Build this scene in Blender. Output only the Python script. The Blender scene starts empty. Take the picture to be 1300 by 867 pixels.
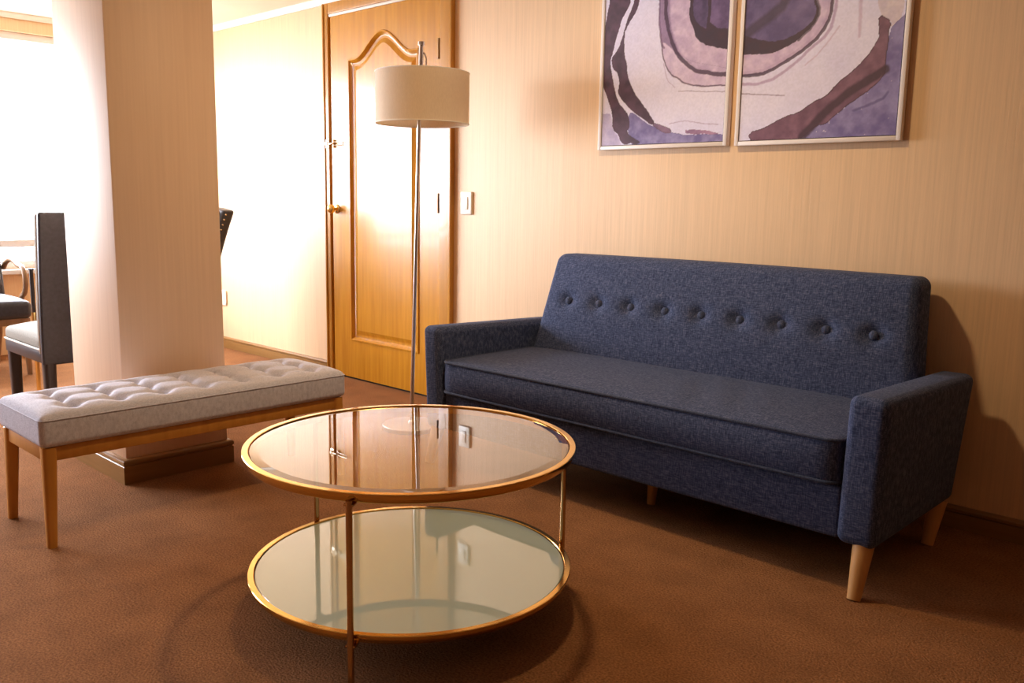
import bpy, bmesh, math, random
import numpy as np
from mathutils import Vector, Matrix
random.seed(4); rng = np.random.default_rng(4)
S = bpy.context.scene; COL = S.collection
PI = math.pi

# ------------------------------------------------------------------ helpers
class MB:
    """collects vertices and faces, links them as ONE mesh object"""
    def __init__(s): s.v = []; s.f = []
    def add(s, v, f):
        n = len(s.v); s.v += [tuple(map(float, p)) for p in v]; s.f += [tuple(i + n for i in q) for q in f]; return s
    def build(s, name, mat, parent=None, sharp=40, origin=None):
        root = parent
        while root is not None and root.parent is not None: root = root.parent
        off = Vector(origin) if origin is not None else (Vector(root.location) if root is not None else Vector((0, 0, 0)))
        me = bpy.data.meshes.new(name)
        me.from_pydata([tuple(Vector(p) - off) for p in s.v], [], s.f)
        me.validate(); me.update()
        bm = bmesh.new(); bm.from_mesh(me); bmesh.ops.recalc_face_normals(bm, faces=bm.faces); bm.to_mesh(me); bm.free()
        me.shade_smooth(); me.set_sharp_from_angle(angle=math.radians(sharp))
        if mat is not None: me.materials.append(mat)
        o = bpy.data.objects.new(name, me); COL.objects.link(o)
        if parent is not None: o.parent = parent
        elif origin is not None: o.location = off
        return o

def tag(o, label=None, cat=None, group=None, kind=None):
    if label: o['label'] = label
    if cat: o['category'] = cat
    if group: o['group'] = group
    if kind: o['kind'] = kind
    return o
def thing(name, loc, label, cat, group=None, kind=None):
    o = bpy.data.objects.new(name, None); COL.objects.link(o); o.location = loc; o.empty_display_size = .1
    return tag(o, label, cat, group, kind)

def axis_samples(a, r, nc, nu):
    """positions along [-a,a]: nc samples in each rounded corner zone, nu in between"""
    if r <= 0: return list(np.linspace(-a, a, nu + 1))
    c = [-a + r * (1 - math.cos(t)) * 1.0 for t in np.linspace(0, PI / 2, nc + 1)]
    c = [-a + r * i / nc for i in range(nc + 1)]
    mid = list(np.linspace(-a + r, a - r, nu + 1))[1:-1]
    return c + mid + [-x for x in reversed(c)]
def rbox(x0, x1, y0, y1, z0, z1, r=.01, nc=3, nu=(1, 1, 1), fn=None):
    h = [(x1 - x0) / 2, (y1 - y0) / 2, (z1 - z0) / 2]; c = [(x0 + x1) / 2, (y0 + y1) / 2, (z0 + z1) / 2]
    r = min(r, min(h) * .98)
    A = [axis_samples(h[i], r, nc, nu[i]) for i in range(3)]
    N = [len(a) for a in A]; idx = {}; V = []; F = []
    def vert(i, j, k):
        key = (i, j, k)
        if key in idx: return idx[key]
        p = np.array([A[0][i], A[1][j], A[2][k]]); q = np.clip(p, [-(t - r) for t in h], [t - r for t in h])
        d = p - q; n = np.linalg.norm(d)
        # spread corner samples evenly in angle
        if n > 1e-9:
            d = np.sign(d) * np.tan(np.abs(d) / r * PI / 4) * r if r > 0 else d
            d = d / np.linalg.norm(d) * r
        p = q + d + c
        if fn: p = fn(*p)
        idx[key] = len(V); V.append(tuple(p)); return idx[key]
    def face(fix, val, a, b):
        for i in range(N[a] - 1):
            for j in range(N[b] - 1):
                q = []
                for di, dj in ((0, 0), (1, 0), (1, 1), (0, 1)):
                    t = [0, 0, 0]; t[fix] = val; t[a] = i + di; t[b] = j + dj; q.append(vert(*t))
                F.append(tuple(q))
    for fx, a, b in ((0, 1, 2), (1, 0, 2), (2, 0, 1)):
        face(fx, 0, a, b); face(fx, N[fx] - 1, a, b)
    return V, F
def box(*a, r=.002, nc=1): return rbox(*a, r=r, nc=nc)
def tube(path, r, n=10, closed=False, cap=True):
    P = [np.array(p, float) for p in path]; m = len(P); V = []; F = []
    rs = r if hasattr(r, '__len__') else [r] * m
    prev = None
    for i in range(m):
        t = (P[(i + 1) % m] - P[i - 1]) if closed else (P[min(i + 1, m - 1)] - P[max(i - 1, 0)])
        t /= np.linalg.norm(t)
        if prev is None:
            a = np.array([0, 0, 1.]) if abs(t[2]) < .9 else np.array([1., 0, 0])
            u = np.cross(t, a)
        else: u = prev - t * (prev @ t)
        u /= np.linalg.norm(u); prev = u; w = np.cross(t, u)
        for k in range(n):
            an = 2 * PI * k / n; V.append(P[i] + rs[i] * (math.cos(an) * u + math.sin(an) * w))
    for i in range(m if closed else m - 1):
        j = (i + 1) % m
        for k in range(n): F.append((i * n + k, i * n + (k + 1) % n, j * n + (k + 1) % n, j * n + k))
    if cap and not closed: F.append(tuple(range(n))[::-1]); F.append(tuple((m - 1) * n + k for k in range(n)))
    return V, F
def lathe(prof, cx, cy, n=48, closed=False):
    """prof: list of (radius, z); closed joins last to first (a ring)"""
    V = []; F = []; m = len(prof)
    for r, z in prof:
        for k in range(n):
            a = 2 * PI * k / n; V.append((cx + r * math.cos(a), cy + r * math.sin(a), z))
    for i in range(m if closed else m - 1):
        j = (i + 1) % m
        for k in range(n): F.append((i * n + k, i * n + (k + 1) % n, j * n + (k + 1) % n, j * n + k))
    if not closed:
        if prof[0][0] > 1e-6: F.append(tuple(range(n))[::-1])
        if prof[-1][0] > 1e-6: F.append(tuple((m - 1) * n + k for k in range(n)))
    return V, F
def ring(R, w, z0, z1, cx, cy, b=.003, n=128):
    return lathe([(R - w, z0), (R - .008, z0), (R - .0065, z0 + b), (R, z1 - .006), (R, z1 - b), (R - b, z1), (R - w + b, z1), (R - w, z1 - b)], cx, cy, n, True)
def leg4(top, bot, wt, wb):
    """square tapered leg with eased edges"""
    def fn(x, y, z):
        t = z; w = wb + (wt - wb) * t
        return (bot[0] + (top[0] - bot[0]) * t + x * w, bot[1] + (top[1] - bot[1]) * t + y * w, bot[2] + (top[2] - bot[2]) * t)
    # unit box scaled: rounding is in unit space
    pts = []
    k = .30
    for a in range(4):
        for s in range(4):
            an = PI / 2 * a + PI / 2 * s / 3; cx = (1 if a in (0, 3) else -1) * (.5 - k); cy = (1 if a in (0, 1) else -1) * (.5 - k)
            pts.append((cx + k * math.cos(an), cy + k * math.sin(an)))
    V = [fn(x, y, t) for t in (0, .5, 1) for x, y in pts]; n = len(pts)
    F = [(i * n + j, i * n + (j + 1) % n, (i + 1) * n + (j + 1) % n, (i + 1) * n + j) for i in range(2) for j in range(n)]
    F += [tuple(range(n))[::-1], tuple(2 * n + j for j in range(n))]
    return V, F
def cone(top, bot, rt, rb, n=20): return tube([bot, tuple((np.array(bot) + np.array(top)) / 2), top], [rb, (rb + rt) / 2, rt], n)
def extrude_profile(prof, p0, p1, up=(0, 0, 1), out=(0, -1, 0)):
    """prof: closed list of (out, up) swept straight from p0 to p1"""
    V = []; n = len(prof); u = np.array(up, float); o = np.array(out, float)
    for p in (p0, p1):
        for a, b in prof: V.append(np.array(p, float) + o * a + u * b)
    F = [(i, (i + 1) % n, n + (i + 1) % n, n + i) for i in range(n)] + [tuple(range(n))[::-1], tuple(range(n, 2 * n))]
    return V, F

# ------------------------------------------------------------------ materials
def srgb(r, g, b):
    f = lambda c: (c / 255 / 12.92) if c / 255 <= .04045 else ((c / 255 + .055) / 1.055) ** 2.4
    return (f(r), f(g), f(b), 1)
def newmat(name):
    m = bpy.data.materials.new(name); m.use_nodes = True
    nt = m.node_tree; b = nt.nodes['Principled BSDF']; return m, nt, b
def N(nt, typ, **kw):
    n = nt.nodes.new(typ)
    for k, v in kw.items():
        if k in n.inputs.keys(): n.inputs[k].default_value = v
        else: setattr(n, k, v)
    return n
def ramp(nt, stops):
    r = nt.nodes.new('ShaderNodeValToRGB'); e = r.color_ramp.elements
    while len(e) < len(stops): e.new(.5)
    for k, (p, c) in zip(e, stops): k.position = p; k.color = c if len(c) == 4 else (*c, 1)
    return r
def coords(nt, scale=(1, 1, 1), kind='Object'):
    tc = nt.nodes.new('ShaderNodeTexCoord'); mp = nt.nodes.new('ShaderNodeMapping'); mp.inputs['Scale'].default_value = scale
    nt.links.new(tc.outputs[kind], mp.inputs['Vector']); return mp.outputs['Vector']
def mul(c, k): return (c[0] * k, c[1] * k, c[2] * k, 1)
def simple(name, col, rough=.5, metal=0., coat=0., spec=.5):
    m, nt, b = newmat(name); b.inputs['Base Color'].default_value = col; b.inputs['Roughness'].default_value = rough
    b.inputs['Metallic'].default_value = metal; b.inputs['Coat Weight'].default_value = coat; b.inputs['Specular IOR Level'].default_value = spec
    return m
def noisy(name, c0, c1, scale, vec=(1, 1, 1), rough=.6, bump=.0, bdist=.001, detail=4, metal=0., spec=.5, coat=0., lo=.3, hi=.7, sheen=0.):
    m, nt, b = newmat(name); L = nt.links
    n = N(nt, 'ShaderNodeTexNoise', Scale=scale, Detail=detail); L.new(coords(nt, vec), n.inputs['Vector'])
    r = ramp(nt, [(lo, c0), (hi, c1)]); L.new(n.outputs['Fac'], r.inputs['Fac']); L.new(r.outputs['Color'], b.inputs['Base Color'])
    b.inputs['Roughness'].default_value = rough; b.inputs['Metallic'].default_value = metal
    b.inputs['Specular IOR Level'].default_value = spec; b.inputs['Coat Weight'].default_value = coat
    b.inputs['Sheen Weight'].default_value = sheen
    if bump:
        bp = N(nt, 'ShaderNodeBump', Strength=bump, Distance=bdist); L.new(n.outputs['Fac'], bp.inputs['Height']); L.new(bp.outputs['Normal'], b.inputs['Normal'])
    return m
def woven(name, c0, c1, c2, s=700, rough=.9, bump=.35, sheen=.15):
    """linen: two crossed, stretched noises (warp and weft) plus a slow mottling"""
    m, nt, b = newmat(name); L = nt.links
    w1 = N(nt, 'ShaderNodeTexNoise', Scale=1.0, Detail=3); L.new(coords(nt, (s * .14, s, s)), w1.inputs['Vector'])
    w2 = N(nt, 'ShaderNodeTexNoise', Scale=1.0, Detail=3); L.new(coords(nt, (s, s * .22, s * .14)), w2.inputs['Vector'])
    av = N(nt, 'ShaderNodeMath', operation='ADD'); L.new(w1.outputs['Fac'], av.inputs[0]); L.new(w2.outputs['Fac'], av.inputs[1])
    hf = N(nt, 'ShaderNodeMath', operation='MULTIPLY'); hf.inputs[1].default_value = .5; L.new(av.outputs[0], hf.inputs[0])
    r = ramp(nt, [(.36, c0), (.5, c1), (.64, c2)]); L.new(hf.outputs[0], r.inputs['Fac']); L.new(r.outputs['Color'], b.inputs['Base Color'])
    b.inputs['Roughness'].default_value = rough; b.inputs['Specular IOR Level'].default_value = .2; b.inputs['Sheen Weight'].default_value = sheen
    b.inputs['Sheen Roughness'].default_value = .5
    bp = N(nt, 'ShaderNodeBump', Strength=bump, Distance=.0008); L.new(hf.outputs[0], bp.inputs['Height']); L.new(bp.outputs['Normal'], b.inputs['Normal'])
    return m

WALLC = (.82, .575, .340, 1)
def wallpaper(name, horiz):
    m, nt, b = newmat(name); L = nt.links
    v = coords(nt, (150, 150, 2.2)) ; n = N(nt, 'ShaderNodeTexNoise', Scale=1.0, Detail=5, Roughness=.75); L.new(v, n.inputs['Vector'])
    r = ramp(nt, [(.34, mul(WALLC, .91)), (.64, mul(WALLC, 1.05))]); L.new(n.outputs['Fac'], r.inputs['Fac']); L.new(r.outputs['Color'], b.inputs['Base Color'])
    b.inputs['Roughness'].default_value = .48; b.inputs['Specular IOR Level'].default_value = .45
    bp = N(nt, 'ShaderNodeBump', Strength=.5, Distance=.0015); L.new(n.outputs['Fac'], bp.inputs['Height']); L.new(bp.outputs['Normal'], b.inputs['Normal'])
    return m
M = {}
M['wall'] = wallpaper('peach_wallpaper', 0)
M['pillar'] = noisy('smooth_peach_pillar_paper', (.78, .555, .375, 1), (.83, .60, .41, 1), 1., (90, 90, 2.), rough=.5, spec=.4)
M['ceiling'] = noisy('cream_ceiling_paint', (.82, .74, .60, 1), (.86, .78, .64, 1), 3, rough=.7)
M['far_wall'] = noisy('dark_brown_bounce_cut', (.16, .075, .025, 1), (.22, .10, .036, 1), 3, (14, 14, .9), rough=.5)  # invented dark tone for the unseen walls, keeps their bounce light low
M['crown'] = simple('white_moulding_paint', (.88, .84, .76, 1), .45)
M['carpet'] = noisy('brown_carpet', (.17, .074, .029, 1), (.37, .168, .071, 1), 170, rough=1, bump=.9, bdist=.006, detail=6, spec=.05)
def add_mottle(m):
    nt = m.node_tree; b = nt.nodes['Principled BSDF']; L = nt.links
    src = b.inputs['Base Color'].links[0].from_socket
    n = N(nt, 'ShaderNodeTexNoise', Scale=7., Detail=4); L.new(coords(nt, (1, 1, 1)), n.inputs['Vector'])
    r = ramp(nt, [(.3, (.84, .84, .84)), (.7, (1.1, 1.1, 1.1))]); L.new(n.outputs['Fac'], r.inputs['Fac'])
    mx = N(nt, 'ShaderNodeMix', data_type='RGBA', blend_type='MULTIPLY'); mx.inputs[0].default_value = 1
    L.new(src, mx.inputs[6]); L.new(r.outputs['Color'], mx.inputs[7]); L.new(mx.outputs[2], b.inputs['Base Color'])
add_mottle(M['carpet'])
M['door'] = noisy('honey_door_veneer', (.48, .195, .009, 1), (.60, .27, .016, 1), 3, (14, 14, .9), rough=.27, detail=5, coat=.08)
M['casing'] = noisy('honey_casing_wood', (.43, .18, .016, 1), (.53, .24, .026, 1), 3, (14, 14, .9), rough=.34, detail=5, coat=.2)
M['baseboard'] = noisy('brown_baseboard_wood', (.25, .125, .034, 1), (.32, .165, .05, 1), 3, (1, 1, 14), rough=.38, detail=5)
M['bench_wood'] = noisy('beech_bench_wood', (.50, .205, .028, 1), (.60, .27, .045, 1), 3, (12, 12, 1.5), rough=.42, detail=5)
M['sofa_leg'] = noisy('light_sofa_leg_wood', (.52, .27, .085, 1), (.62, .34, .12, 1), 3, (12, 12, 1.5), rough=.45, detail=5)
M['sofa'] = woven('navy_linen', (.020, .031, .070, 1), (.049, .067, .140, 1), (.125, .145, .235, 1), 380, sheen=.02, bump=.5)
M['sofa_piping'] = woven('navy_piping_cord', (.018, .026, .055, 1), (.038, .05, .098, 1), (.07, .085, .145, 1), 500)
M['button'] = woven('navy_button_cloth', (.022, .032, .07, 1), (.05, .065, .125, 1), (.095, .11, .18, 1), 500)
M['bench'] = woven('pale_lilac_linen', (.46, .46, .54, 1), (.60, .60, .69, 1), (.72, .72, .81, 1), 500, bump=.25, sheen=.02)
M['gold'] = simple('warm_gilt_metal', (.78, .48, .14, 1), .12, 1.)
M['gold_leg'] = simple('dark_gilt_metal', (.56, .37, .19, 1), .15, 1.)
M['nickel'] = noisy('brushed_nickel', (.56, .52, .47, 1), (.70, .66, .60, 1), 4, (60, 60, 1), rough=.28, metal=1.)
M['nickel_base'] = noisy('brushed_nickel_base', (.38, .35, .31, 1), (.50, .46, .41, 1), 4, (60, 60, 1), rough=.38, metal=1.)
M['chrome'] = simple('polished_chrome', (.72, .70, .68, 1), .08, 1.)
M['brass'] = simple('polished_brass', (.83, .58, .22, 1), .16, 1.)
M['guard'] = simple('pale_guard_metal', (.86, .74, .56, 1), .22, 1.)
M['dark_metal'] = simple('dark_bronze_metal', (.06, .05, .05, 1), .4, .8)
M['hinge'] = simple('aged_hinge_metal', (.22, .12, .045, 1), .35, 1.)
M['gap'] = simple('gap_shade', (.012, .009, .007, 1), .9)
M['switch'] = simple('white_switch_plastic', (.86, .82, .72, 1), .35)
M['switch2'] = simple('cream_switch_rocker', (.80, .74, .62, 1), .35)
M['frame'] = simple('white_frame_lacquer', (.86, .81, .79, 1), .4)
M['frame_line'] = simple('frame_rebate_shadow_strip', (.10, .07, .06, 1), .7)
M['window_frame'] = simple('white_window_frame_paint', (.80, .80, .83, 1), .4)
M['leather'] = noisy('dark_chair_leather', (.028, .029, .042, 1), (.046, .047, .066, 1), 60, rough=.38, bump=.15)  # slight blue tint stands in for haze from the window
M['chair_wood'] = simple('dark_stained_chair_wood', (.035, .028, .034, 1), .35)
M['arm_wood'] = noisy('brown_curved_arm_wood', (.22, .12, .06, 1), (.30, .17, .09, 1), 3, (10, 10, 2), rough=.35)
M['chair_cloth'] = noisy('beige_chair_cloth', (.20, .18, .145, 1), (.27, .245, .20, 1), 120, rough=.85, bump=.2)
M['chair_piping'] = simple('pale_chair_piping', (.62, .57, .5, 1), .7)
M['nail'] = simple('pale_brass_nailhead', (.85, .78, .62, 1), .25, 1.)

def glass_mat(name, tint, ior, coat=0.):
    m, nt, b = newmat(name); L = nt.links; nt.nodes.remove(b)
    out = nt.nodes['Material Output']
    fr = N(nt, 'ShaderNodeFresnel', IOR=ior); ge = nt.nodes.new('ShaderNodeNewGeometry')
    inv = N(nt, 'ShaderNodeMath', operation='SUBTRACT'); inv.inputs[0].default_value = 1; L.new(ge.outputs['Backfacing'], inv.inputs[1])
    ad = N(nt, 'ShaderNodeMath', operation='ADD'); ad.inputs[1].default_value = coat; L.new(fr.outputs[0], ad.inputs[0])
    mu = N(nt, 'ShaderNodeMath', operation='MULTIPLY'); L.new(ad.outputs[0], mu.inputs[0]); L.new(inv.outputs[0], mu.inputs[1])
    t = N(nt, 'ShaderNodeBsdfTransparent', Color=tint); g = N(nt, 'ShaderNodeBsdfGlossy', Roughness=.0)
    mx = nt.nodes.new('ShaderNodeMixShader'); L.new(mu.outputs[0], mx.inputs[0]); L.new(t.outputs[0], mx.inputs[1]); L.new(g.outputs[0], mx.inputs[2])
    L.new(mx.outputs[0], out.inputs['Surface']); return m
M['glass'] = glass_mat('clear_table_glass', (.97, .975, .95, 1), 1.95, .22)
M['pane'] = glass_mat('window_glass', (.97, .98, .98, 1), 1.45)
M['milk_glass'] = simple('milky_green_glass', (.46, .52, .42, 1), .03, 0, 0, .9)
M['milk_glass'].node_tree.nodes['Principled BSDF'].inputs['IOR'].default_value = 1.75

def shade_mat():
    m, nt, b = newmat('ivory_shade_linen'); L = nt.links; out = nt.nodes['Material Output']
    n = N(nt, 'ShaderNodeTexNoise', Scale=1., Detail=2); L.new(coords(nt, (500, 500, 60)), n.inputs['Vector'])
    r = ramp(nt, [(.3, (.76, .64, .48)), (.7, (.84, .72, .55))]); L.new(n.outputs['Fac'], r.inputs['Fac']); L.new(r.outputs['Color'], b.inputs['Base Color'])
    b.inputs['Roughness'].default_value = .9
    tr = nt.nodes.new('ShaderNodeBsdfTranslucent'); L.new(r.outputs['Color'], tr.inputs['Color'])
    mx = nt.nodes.new('ShaderNodeMixShader'); mx.inputs[0].default_value = .35
    L.new(b.outputs[0], mx.inputs[1]); L.new(tr.outputs[0], mx.inputs[2]); L.new(mx.outputs[0], out.inputs['Surface']); return m
M['shade'] = shade_mat()
M['shade_trim'] = simple('ivory_shade_trim', (.80, .74, .63, 1), .8)
def print_mat():
    m, nt, b = newmat('agate_ink_print'); L = nt.links
    a = N(nt, 'ShaderNodeVertexColor', layer_name='ink'); L.new(a.outputs['Color'], b.inputs['Base Color']); b.inputs['Roughness'].default_value = .55
    return m
M['print'] = print_mat()

SKY = 33.0; EXPO = 0.0
def LAMPS():
    area('ceiling_downlight', (-1.96, 2.03, CZ - .012), (0, 0, 0), .16, .16, 21, (1, .72, .42), shape='DISK')

# ------------------------------------------------------------------ the room (metres; sofa wall at y = 3.23, floor z = 0)
WY = 3.23; CZ = 2.285; XL = -6.65; XR = 2.2; YF = -3.6
DX0, DX1, DZ = -4.615, -3.60, 2.192               # door opening
def struct(o, label, cat): return tag(o, label, cat, kind='structure')
m = MB(); m.add(*box(XL - .2, XR + .2, YF - .2, WY + .2, -.1, 0, r=0))
struct(m.build('floor', M['carpet']), 'brown wall-to-wall carpet covering the whole floor', 'floor')
m = MB(); m.add(*box(XL - .2, XR + .2, YF - .2, WY + .2, CZ, CZ + .1, r=0))
struct(m.build('ceiling', M['ceiling']), 'cream painted ceiling above the door wall', 'ceiling')
m = MB()
m.add(*box(XL - .2, DX0, WY, WY + .2, 0, CZ, r=0)); m.add(*box(DX1, XR + .2, WY, WY + .2, 0, CZ, r=0)); m.add(*box(DX0, DX1, WY, WY + .2, DZ, CZ, r=0))
m.add(*box(DX0, DX1, WY + .1, WY + .2, 0, DZ, r=0))
struct(m.build('wall_back', M['wall']), 'peach wallpapered wall behind the blue sofa and the wooden door', 'wall')
WY0, WY1, WZ0, WZ1 = -1.2, 2.74, .59, 2.17         # window opening in the far wall
m = MB()
m.add(*box(XL - .2, XL, YF - .2, WY0, 0, CZ, r=0)); m.add(*box(XL - .2, XL, WY1, WY, 0, CZ, r=0))
m.add(*box(XL - .2, XL, WY0, WY1, 0, WZ0, r=0)); m.add(*box(XL - .2, XL, WY0, WY1, WZ1, CZ, r=0))
struct(m.build('wall_left', M['wall']), 'peach far wall around the bright window at the left', 'wall')
m = MB(); m.add(*box(XR, XR + .2, YF, WY, 0, CZ, r=0)); struct(m.build('wall_right', M['far_wall']), 'dark brown wall to the right, outside the frame', 'wall')
m = MB(); m.add(*box(XL, XR, YF - .2, YF, 0, CZ, r=0)); struct(m.build('wall_front', M['far_wall']), 'dark brown wall behind the viewer, outside the frame', 'wall')

# pillar
PX0, PX1, PY0, PY1 = -3.815, -3.333, 1.362, 1.785
m = MB(); m.add(*box(PX0, PX1, PY0, PY1, 0, CZ, r=.003))
struct(m.build('pillar', M['pillar']), 'square peach wallpapered pillar standing behind the tufted bench', 'pillar')

# skirting: board with a groove and a rounded cap
def skirt_prof(h, t): return [(0, 0), (t, 0), (t, h * .70), (t * .80, h * .73), (t * .80, h * .76), (t * 1.05, h * .79), (t * 1.05, h * .90), (t * .8, h * .97), (t * .4, h), (0, h)]
m = MB(); pr = skirt_prof(.078, .022)
m.add(*extrude_profile(pr, (XL, WY, 0), (-4.665, WY, 0))); m.add(*extrude_profile(pr, (-3.505, WY, 0), (XR, WY, 0)))
struct(m.build('baseboard_back', M['baseboard']), 'brown wooden skirting along the foot of the sofa wall', 'baseboard')
def skirt_loop(h, t, x0, x1, y0, y1):
    V = []; P = skirt_prof(h, t); n = len(P)
    for sx, sy in ((0, 0), (1, 0), (1, 1), (0, 1)):
        for o, z in P: V.append(((x1 + o) if sx else (x0 - o), (y1 + o) if sy else (y0 - o), z))
    return V, [(a * n + i, a * n + (i + 1) % n, ((a + 1) % 4) * n + (i + 1) % n, ((a + 1) % 4) * n + i) for a in range(4) for i in range(n)]
m = MB(); m.add(*skirt_loop(.098, .018, PX0, PX1, PY0, PY1))
struct(m.build('baseboard_pillar', M['baseboard']), 'dark brown wooden skirting around the foot of the pillar', 'baseboard')
cp = [(0, 0), (.012, 0), (.018, -.002), (.02, .006), (.03, .018), (.034, .024), (.034, .034), (0, .034)]
m = MB(); m.add(*extrude_profile(cp, (XL, WY, CZ - .034), (XR, WY, CZ - .034)))
struct(m.build('trim_1', M['crown']), 'thin white crown moulding along the top of the door wall', 'moulding')
m = MB(); m.add(*extrude_profile(cp, (XL, YF, CZ - .034), (XL, WY, CZ - .034), out=(1, 0, 0)))
struct(m.build('trim_2', M['crown']), 'thin white crown moulding above the bright window', 'moulding')

# window
win = thing('window_1', (XL, 1.2, WZ0), 'wide bright white window behind the dining chairs at far left', 'window', kind='structure')
m = MB(); t = .05
m.add(*box(XL - .12, XL - .04, WY0, WY1, WZ0, WZ0 + t)); m.add(*box(XL - .12, XL - .04, WY0, WY1, WZ1 - t, WZ1))
for y in (WY0, .75, WY1 - t): m.add(*box(XL - .12, XL - .04, y, y + t, WZ0 + t, WZ1 - t))
m.build('window_frame', M['window_frame'], win)
m = MB(); m.add(*box(XL - .115, XL - .045, WY0 + t, WY1 - t, .735, .785)); m.build('mullion', M['window_frame'], win)
m = MB(); m.add(*box(XL - .03, XL + .06, WY0 - .03, WY1 + .03, WZ0 - .035, WZ0 - .002, r=.006, nc=2)); m.build('window_sill', M['window_frame'], win)
m = MB(); m.add(*box(XL - .085, XL - .075, WY0 + t, WY1 - t, WZ0 + t, WZ1 - t, r=0)); m.build('pane', M['pane'], win)

# door
door = thing('door_1', (-4.1075, WY, 0), 'honey coloured wooden door with one curved raised panel', 'door', kind='structure')
LX0, LX1, LZ0, LZ1, LY = -4.590, -3.608, .012, 2.170, WY - .018
def loop(off):
    """outline of the panel, hump at the top, moved inwards by off"""
    x0, x1, zb, zs, zh = -4.408, -3.782, .248, 1.905, 2.035; cx = (x0 + x1) / 2
    P = [(x0, zb), (x1, zb), (x1, zs)]
    w = .252
    for i in range(33):
        u = w - 2 * w * i / 32; P.append((cx + u, zs + (zh - zs) * (.5 + .5 * math.cos(PI * u / w)) ** .9))
    P.append((x0, zs))
    if off == 0: return P
    n = len(P); Q = []
    for i in range(n):
        a, b, c = P[i - 1], P[i], P[(i + 1) % n]
        d1 = np.array([b[0] - a[0], b[1] - a[1]]); d2 = np.array([c[0] - b[0], c[1] - b[1]])
        d1 /= np.linalg.norm(d1); d2 /= np.linalg.norm(d2)
        n1 = np.array([-d1[1], d1[0]]); n2 = np.array([-d2[1], d2[0]]); k = n1 + n2; k /= max(.5, k @ k / 2)
        Q.append((b[0] + k[0] * off, b[1] + k[1] * off))
    return Q
bm = bmesh.new()
def bmloop(pts, y): return [bm.verts.new((x, y, z)) for x, z in pts]
rect = [(LX0, LZ0), (LX1, LZ0), (LX1, LZ1), (LX0, LZ1)]
A = bmloop(rect, LY); B = bmloop(rect, LY + .04); L0 = bmloop(loop(0), LY)
es = [bm.edges.new((A[i], A[(i + 1) % 4])) for i in range(4)] + [bm.edges.new((L0[i], L0[(i + 1) % len(L0)])) for i in range(len(L0))]
bmesh.ops.triangle_fill(bm, use_beauty=True, edges=es)
for i in range(4): bm.faces.new((A[i], A[(i + 1) % 4], B[(i + 1) % 4], B[i]))
bm.faces.new(B)
m = MB(); bm.verts.index_update(); m.add([v.co[:] for v in bm.verts], [[v.index for v in f.verts] for f in bm.faces])
leaf = m.build('door_leaf', M['door'], door, sharp=25); bm.free()
m = MB()
def strip(m, la, ya, lb, yb):
    n = len(la); V = [(x, ya, z) for x, z in la] + [(x, yb, z) for x, z in lb]
    m.add(V, [(i, (i + 1) % n, n + (i + 1) % n, n + i) for i in range(n)])
ls = [(-.006, -.002), (-.004, -.007), (.004, -.008), (.012, .002), (.018, .012), (.024, .014)]
for (o1, y1), (o2, y2) in zip(ls[:-1], ls[1:]): strip(m, loop(o1), LY + y1, loop(o2), LY + y2)
strip(m, loop(-.006), LY + .002, loop(-.006), LY - .002)
m.build('panel_moulding', M['door'], leaf, sharp=50)
m = MB(); strip(m, loop(.024), LY + .014, loop(.036), LY + .014); strip(m, loop(.036), LY + .014, loop(.062), LY + .003)
q = loop(.062); m.add([(x, LY + .003, z) for x, z in q], [tuple(range(len(q)))])
m.build('raised_panel', M['door'], leaf, sharp=20)
m = MB(); m.add(*box(DX0 + .012, DX1 - .012, LY + .01, LY + .03, 0, .013, r=0)); m.build('bottom_gap_shade', M['gap'], door)  # near-black filler stands in for the shade under the leaf
# casing: stepped boards round the opening
m = MB()
m.add(*box(-4.662, DX0 + .004, WY - .024, WY, 0, CZ - .034, r=.004, nc=2)); m.add(*box(DX1 - .004, -3.508, WY - .024, WY, 0, CZ - .034, r=.004, nc=2))
m.add(*box(DX0 + .004, DX1 - .004, WY - .024, WY, DZ - .004, CZ - .034, r=.004, nc=2))
m.add(*box(-4.662, -4.648, WY - .031, WY - .02, 0, CZ - .034, r=.003)); m.add(*box(-3.528, -3.508, WY - .031, WY - .02, 0, CZ - .034, r=.003))
m.add(*box(DX0, -4.588, WY + .002, WY + .09, 0, DZ, r=0)); m.add(*box(DX1 - .004, DX1, WY - .001, WY + .10, 0, DZ, r=0))
m.build('door_casing', M['casing'], door)
m = MB(); m.add(*box(DX0 + .010, DX1 - .010, WY - .020, WY + .09, DZ - .020, DZ - .005, r=.002)); m.build('head_strip', M['crown'], door)
for z in (1.89, 1.087, .30):
    m = MB(); m.add(*tube([(LX1 - .006, LY - .002, z - .052), (LX1 - .006, LY - .002, z + .052)], .0075, 10)); m.build('hinge', M['hinge'], leaf)
kx, kz = -4.548, 1.04
m = MB()
V, F = lathe([(0.0, 0), (.026, 0), (.028, .004), (.024, .008), (.011, .010), (.010, .022), (.016, .026), (.025, .034), (.0285, .044), (.026, .055), (.016, .063), (0, .066)], 0, 0, 24)
m.add([(kx + x, LY - z, kz + y) for x, y, z in V], F); m.build('door_knob', M['brass'], leaf)
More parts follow.
